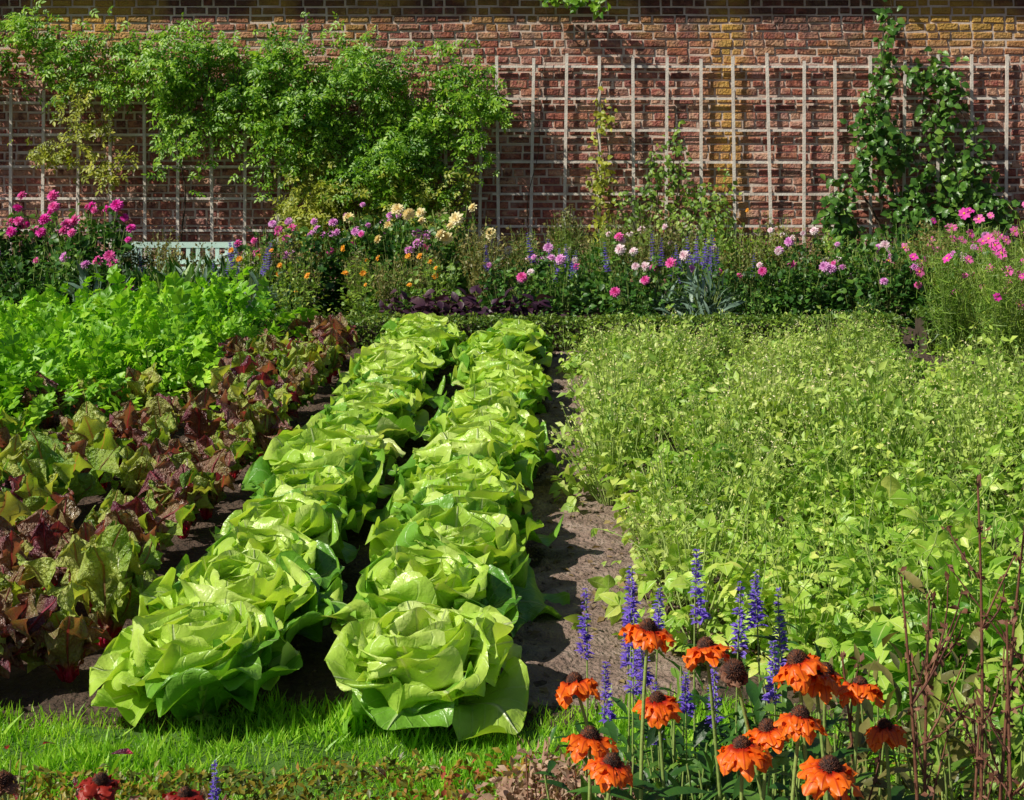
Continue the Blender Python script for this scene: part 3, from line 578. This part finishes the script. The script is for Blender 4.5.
def salvia_spike(seed,H,sp,thin=1.0):
    r=np.random.RandomState(seed);st=tube(bez((0,0,0),(r.normal(0,.02),r.normal(0,.02),H),(r.normal(0,.02),0,0),8),[.0028,.0014],5,0)
    n=150;f=r.uniform(0,1,n);ring=np.round(f*11)/11;z=H-sp*(1-ring)+r.normal(0,.002,n);a=r.uniform(0,6.28,n)
    rad=.010*thin*(1.1-.8*f)*(1+.4*r.normal(size=n))
    tipx=st[0][-1][:2]
    P=np.stack([np.cos(a)*rad*.4+tipx[0]*(z/H)**1.5,np.sin(a)*rad*.4+tipx[1]*(z/H)**1.5,z],-1)
    d=np.stack([np.cos(a),np.sin(a),r.uniform(.2,.9,n)],-1)
    fl=inst(tleaf(2,((0,.5),(.5,1),(1,.3)),.6,.6,.3),frames(d,np.tile([0,0,1.],(n,1)),(1.15-.7*f)*.0125*thin*r.uniform(.6,1.35,n)),P,0)
    m=26;zz=r.uniform(.1,.75,m)*(H-sp);a=r.uniform(0,6.28,m);d2=np.stack([np.cos(a),np.sin(a),.5+0*a],-1)
    lv=inst(tleaf(3,w=.25,droop=.3),frames(d2,np.tile([0,0,1.],(m,1)),r.uniform(.04,.07,m)),np.stack([0*a,0*a,zz],-1),1)
    return make_mesh('salvia_stem',[st,lv],[M_stem,M_dahl]),make_mesh('flower_spike',[fl],[M_salv])
SV=[salvia_spike(600+i,.70,h) for i,h in enumerate((.13,.10,.15,.09,.12))]
for i,(x,y,zt) in enumerate([(-.004,2.6,.675),(.073,2.62,.715),(.10,2.55,.64),(.135,2.66,.65),(.236,2.6,.75),(.295,2.6,.69),(.338,2.62,.71),(.386,2.6,.665),(.17,2.5,.62),(.06,2.5,.58),(.14,2.44,.565),(.09,2.6,.62),(.25,2.5,.61),(.20,2.5,.575),(.34,2.5,.62),(-.62,2.42,.44)]):
    a,b=SV[i%5];s=zt/.70
    o=obj('salvia',a,(x,y,0),(R.normal(0,.02),R.normal(0,.02),R.uniform(0,6)),s,label='blue salvia with a slender violet flower spike',cat='salvia',group='blue salvias among the coneflowers')
    obj('flower_spike',b,parent=o)
SVb=[salvia_spike(650+i,.55,.2,1.25) for i in range(2)]
for i in range(44):
    g=i%4
    x=(R.normal(1.0,.18) if g<2 else R.normal(-.35,.3) if g==2 else R.normal(-3.0,.3));a,b=SVb[i%2]
    s=R.uniform(.9,1.3);o=obj('salvia',a,(x,R.uniform(11.5,12.6),0),(R.normal(0,.08),R.normal(0,.08),0),s,label='tall blue salvia spike in the flower border',cat='salvia',group='blue salvias in the border')
    obj('flower_spike',b,parent=o,s=(1.2,1.2,1))
# ------------------------------------------------------------ coneflowers
def cone_petals(seed,mat,n=14,L_=.039):
    r=np.random.RandomState(seed);parts=[];dr=r.uniform(-12,12)
    prof=((0,.5),(.2,.8),(.4,.97),(.7,1),(.88,.88),(1,.5))
    for k in range(2):
        for i in range(n-3*k):
            az=i*6.283/(n-3*k)+r.normal(0,.14)+k*.2
            L2=L_*r.uniform(.8,1.12)*(1-.12*k)
            parts.append(curved_leaf(L2,.0195*r.uniform(.85,1.1),math.radians(4+12*k+r.normal(0,8)),math.radians(-68+18*k+dr+r.normal(0,16)),az,.006,.004,-.26,prof,6,9,r,2,r.normal(0,.22),back=.1,bexp=.9,clamp=False,skew=r.normal(0,.2)))
    return make_mesh('flower_head',parts,[mat])
def cone_mesh(seed):
    r=np.random.RandomState(seed);n=260;i=np.arange(n);f=(i+.5)/n;a=i*2.39996;ph=f*1.65
    d=np.stack([np.cos(a)*np.sin(ph),np.sin(a)*np.sin(ph),np.cos(ph)*.95],-1)
    P=d*[.0088,.0088,.0090]
    sp=(np.array([[.0010,0,0],[-.0005,0,.0009],[-.0005,0,-.0009],[0,.0042,0]]),np.array([[0,1,3],[1,2,3],[2,0,3]]),np.zeros((4,2)))
    V=[];F=[];m=12
    for j in range(7):
        p=j/6*1.65
        for q in range(m): V.append([.0090*math.sin(p)*math.cos(q*6.283/m),.0090*math.sin(p)*math.sin(q*6.283/m),.0088*math.cos(p)])
    for j in range(6):
        for q in range(m): F.append([j*m+q,(j+1)*m+q,(j+1)*m+(q+1)%m,j*m+(q+1)%m])
    return make_mesh('cone',[(np.array(V),np.array(F),None,0),inst(sp,frames(d+r.normal(0,.2,(n,3)),r.normal(size=(n,3)),1),P)],[M_cone])
PE=[cone_petals(700+i,M_or) for i in range(8)];PR=[cone_petals(720+i,M_red) for i in range(2)];CO=[cone_mesh(1),cone_mesh(2)]
def coneflower(x,y,z,kind,label,tilt):
    r=R;bx_,by_=x+r.normal(0,.05),y+r.normal(0,.04)
    o=obj('coneflower',None,(bx_,by_,0),label=label,cat='flower',group='coneflowers')
    tip=np.array([x-bx_,y-by_,z]);p=bez((0,0,0),tip,(r.normal(0,.02),r.normal(0,.02),0),10)
    obj('stem',make_mesh('stem',[tube(p,[.004,.0026],6)],[M_stem]),parent=o)
    m=18;zz=r.uniform(.1,.85,m);ii=(zz*9).astype(int);a=r.uniform(0,6.28,m);d=np.stack([np.cos(a),np.sin(a),.5+0*a],-1)
    obj('leaves',make_mesh('leaves',[inst(tleaf(4,w=.3,fold=.3,droop=.45),frames(d,np.tile([0,0,1.],(m,1)),r.uniform(.05,.11,m)),p[ii],0)],[M_dahl]),parent=o)
    rot=look((tilt[0],tilt[1],1))
    if kind=='seed':
        obj('cone',CO[0],tip,rot,1.6,parent=o)
        obj('withered_petals',cone_petals(740,M_dry,9,.022),tip,rot,1,parent=o)
    else:
        h=obj('flower_head',(PR if kind=='red' else PE)[r.randint(2 if kind=='red' else 8)],tip,(rot.x,rot.y,r.uniform(0,6)),r.uniform(.95,1.18),parent=o)
        obj('cone',CO[r.randint(2)],(0,0,.001),s=r.uniform(.95,1.2),parent=h)
C=[(-.003,2.1,.70,'o'),(.105,2.1,.778,'o'),(.200,2.2,.716,'o'),(.127,2.25,.614,'o'),(.018,2.0,.660,'o'),(.048,1.95,.645,'o'),(.232,2.0,.647,'o'),(.233,2.1,.714,'seed'),(.326,2.1,.73,'o'),(.384,2.2,.677,'o'),(.428,2.15,.676,'o'),(.306,1.95,.71,'o'),(.282,2.1,.63,'o'),(.338,1.9,.66,'o'),(.476,2.2,.592,'o'),(.355,2.12,.705,'o'),
   (-.771,2.3,.462,'red'),(-.634,2.3,.44,'red'),(-.93,2.3,.46,'seed')]
for x,y,z,k in C:
    coneflower(x,y,z,k,{'o':'orange coneflower with drooping petals and dark brown cone','seed':'withered coneflower seed head, dark brown on a thin stem','red':'dark red coneflower with drooping petals above the hedge'}[k],(R.normal(-.06,.24),R.normal(-.06,.2)))
def fg_bush(seed,mat,T,size,n,rx,h,name,label,cat,x,y):
    r=np.random.RandomState(seed);s,t=stems(r,12,rx,.12,h,.003,1)
    return obj(name,make_mesh(name,s+[bush_parts(r,n,rx,.14,h,T,size,dirup=.4)],[mat,M_stem]),(x,y,0),label=label,cat=cat)
for i,(x,y,h) in enumerate([(.05,2.3,.52),(.28,2.3,.56),(.46,2.35,.57),(.66,2.4,.58),(.16,2.5,.52),(.36,2.55,.56),(.56,2.55,.56),(.76,2.5,.56),(.22,2.75,.48),(.45,2.8,.5),(.68,2.8,.5)]):
    fg_bush(800+i,[M_dahl,M_dahl,M_olive,M_lime][i%4],tleaf(3,w=.35,droop=.3),.055,320,.16,h,'leafy_perennial','leafy green perennial clump beneath the coneflowers','plant',x,y)
for i,(x,y,h) in enumerate([(-.08,2.55,.40),(-.02,2.48,.44),(-.14,2.62,.34),(.03,2.4,.48),(-.42,2.5,.24),(-.06,2.42,.45)]):
    r=np.random.RandomState(830+i);s,t=stems(r,14,.09,.07,h,.002,1)
    n=340;P=t[r.randint(0,len(t),n)]+r.normal(0,.014,(n,3))
    obj('dried_flower',make_mesh('dried_flower',s+[inst(small,frames(r.normal(size=(n,3)),r.normal(size=(n,3)),r.uniform(.012,.024,n)),P)],[M_dryf,M_dry]),(x,y,0),label='faded beige dried flower cluster above the low hedge',cat='flower',group='dried flower clusters')
for i,(x,y,h,lean) in enumerate([(.60,2.2,.97,.02),(.52,2.15,.84,-.03),(.66,2.25,.90,.05),(.57,2.3,.76,.0),(.70,2.2,.84,.04),(.48,2.25,.68,-.06),(.75,2.3,.92,.0),(.55,2.05,.66,.03),(.66,2.05,.8,-.04)]):
    r=np.random.RandomState(860+i);p=bez((0,0,0),(lean,0,h),(r.normal(0,.03),0,0),14)
    parts=[tube(p,[.0046,.0018],5)]
    for k in range(9):
        j=r.randint(4,12);b=p[j];q=bez(b,b+np.array([r.normal(0,.05),r.normal(0,.03),r.uniform(.05,.15)]),(r.normal(0,.01),0,-.015),5);parts.append(tube(q,[.002,.001],4))
        n=9;parts.append(inst(small,frames(r.normal(size=(n,3)),r.normal(size=(n,3)),r.uniform(.008,.018,n)),q[r.randint(1,5,n)]+r.normal(0,.003,(n,3))))
    n=60;parts.append(inst(small,frames(r.normal(size=(n,3))+[0,0,1],r.normal(size=(n,3)),r.uniform(.006,.016,n)),p[r.randint(5,14,n)]+r.normal(0,.004,(n,3))))
    obj('dry_stalk',make_mesh('dry_stalk',parts,[M_dry]),(x,y,0),label='dry reddish brown seed stalk of a perennial',cat='dried stalk',group='dry seed stalks')
for i,(x,y,h) in enumerate([(-.97,2.35,.52),(-.32,2.4,.38),(-.58,2.3,.40),(-.72,2.35,.40),(-.85,2.4,.38)]):
    fg_bush(880+i,M_chard,tleaf(3,w=.5,droop=.3),.035,170,.09,h,'red_leaf_plant','small dark red leaved plant beside the low hedge','plant',x,y)
# ------------------------------------------------------------ light, sky, camera
sd=Vector((-.62,-.36,.70)).normalized()
sun=bpy.data.lights.new('sun','SUN');sun.energy=5.0;sun.angle=math.radians(.5);sun.color=(1,.95,.80)
so=bpy.data.objects.new('sun',sun);so.rotation_euler=sd.to_track_quat('Z','Y').to_euler();so.location=(-5,-5,8);col.objects.link(so)
w=bpy.data.worlds.new('World');sc.world=w;w.use_nodes=True;N=w.node_tree.nodes;L=w.node_tree.links
bg=N['Background'];sk=N.new('ShaderNodeTexSky');sk.sky_type='NISHITA';sk.sun_disc=False
sk.sun_elevation=math.asin(sd.z);sk.sun_rotation=math.atan2(sd.x,sd.y);L.new(sk.outputs[0],bg.inputs[0]);bg.inputs[1].default_value=.05
cam=bpy.data.cameras.new('camera');cam.lens=50;cam.sensor_width=36;cam.shift_x=-65/1024;cam.shift_y=-260/1024;cam.clip_end=2000;cam.clip_start=.05
co=bpy.data.objects.new('camera',cam);co.location=(0,0,1.5);co.rotation_euler=(math.radians(90),0,0);col.objects.link(co);sc.camera=co
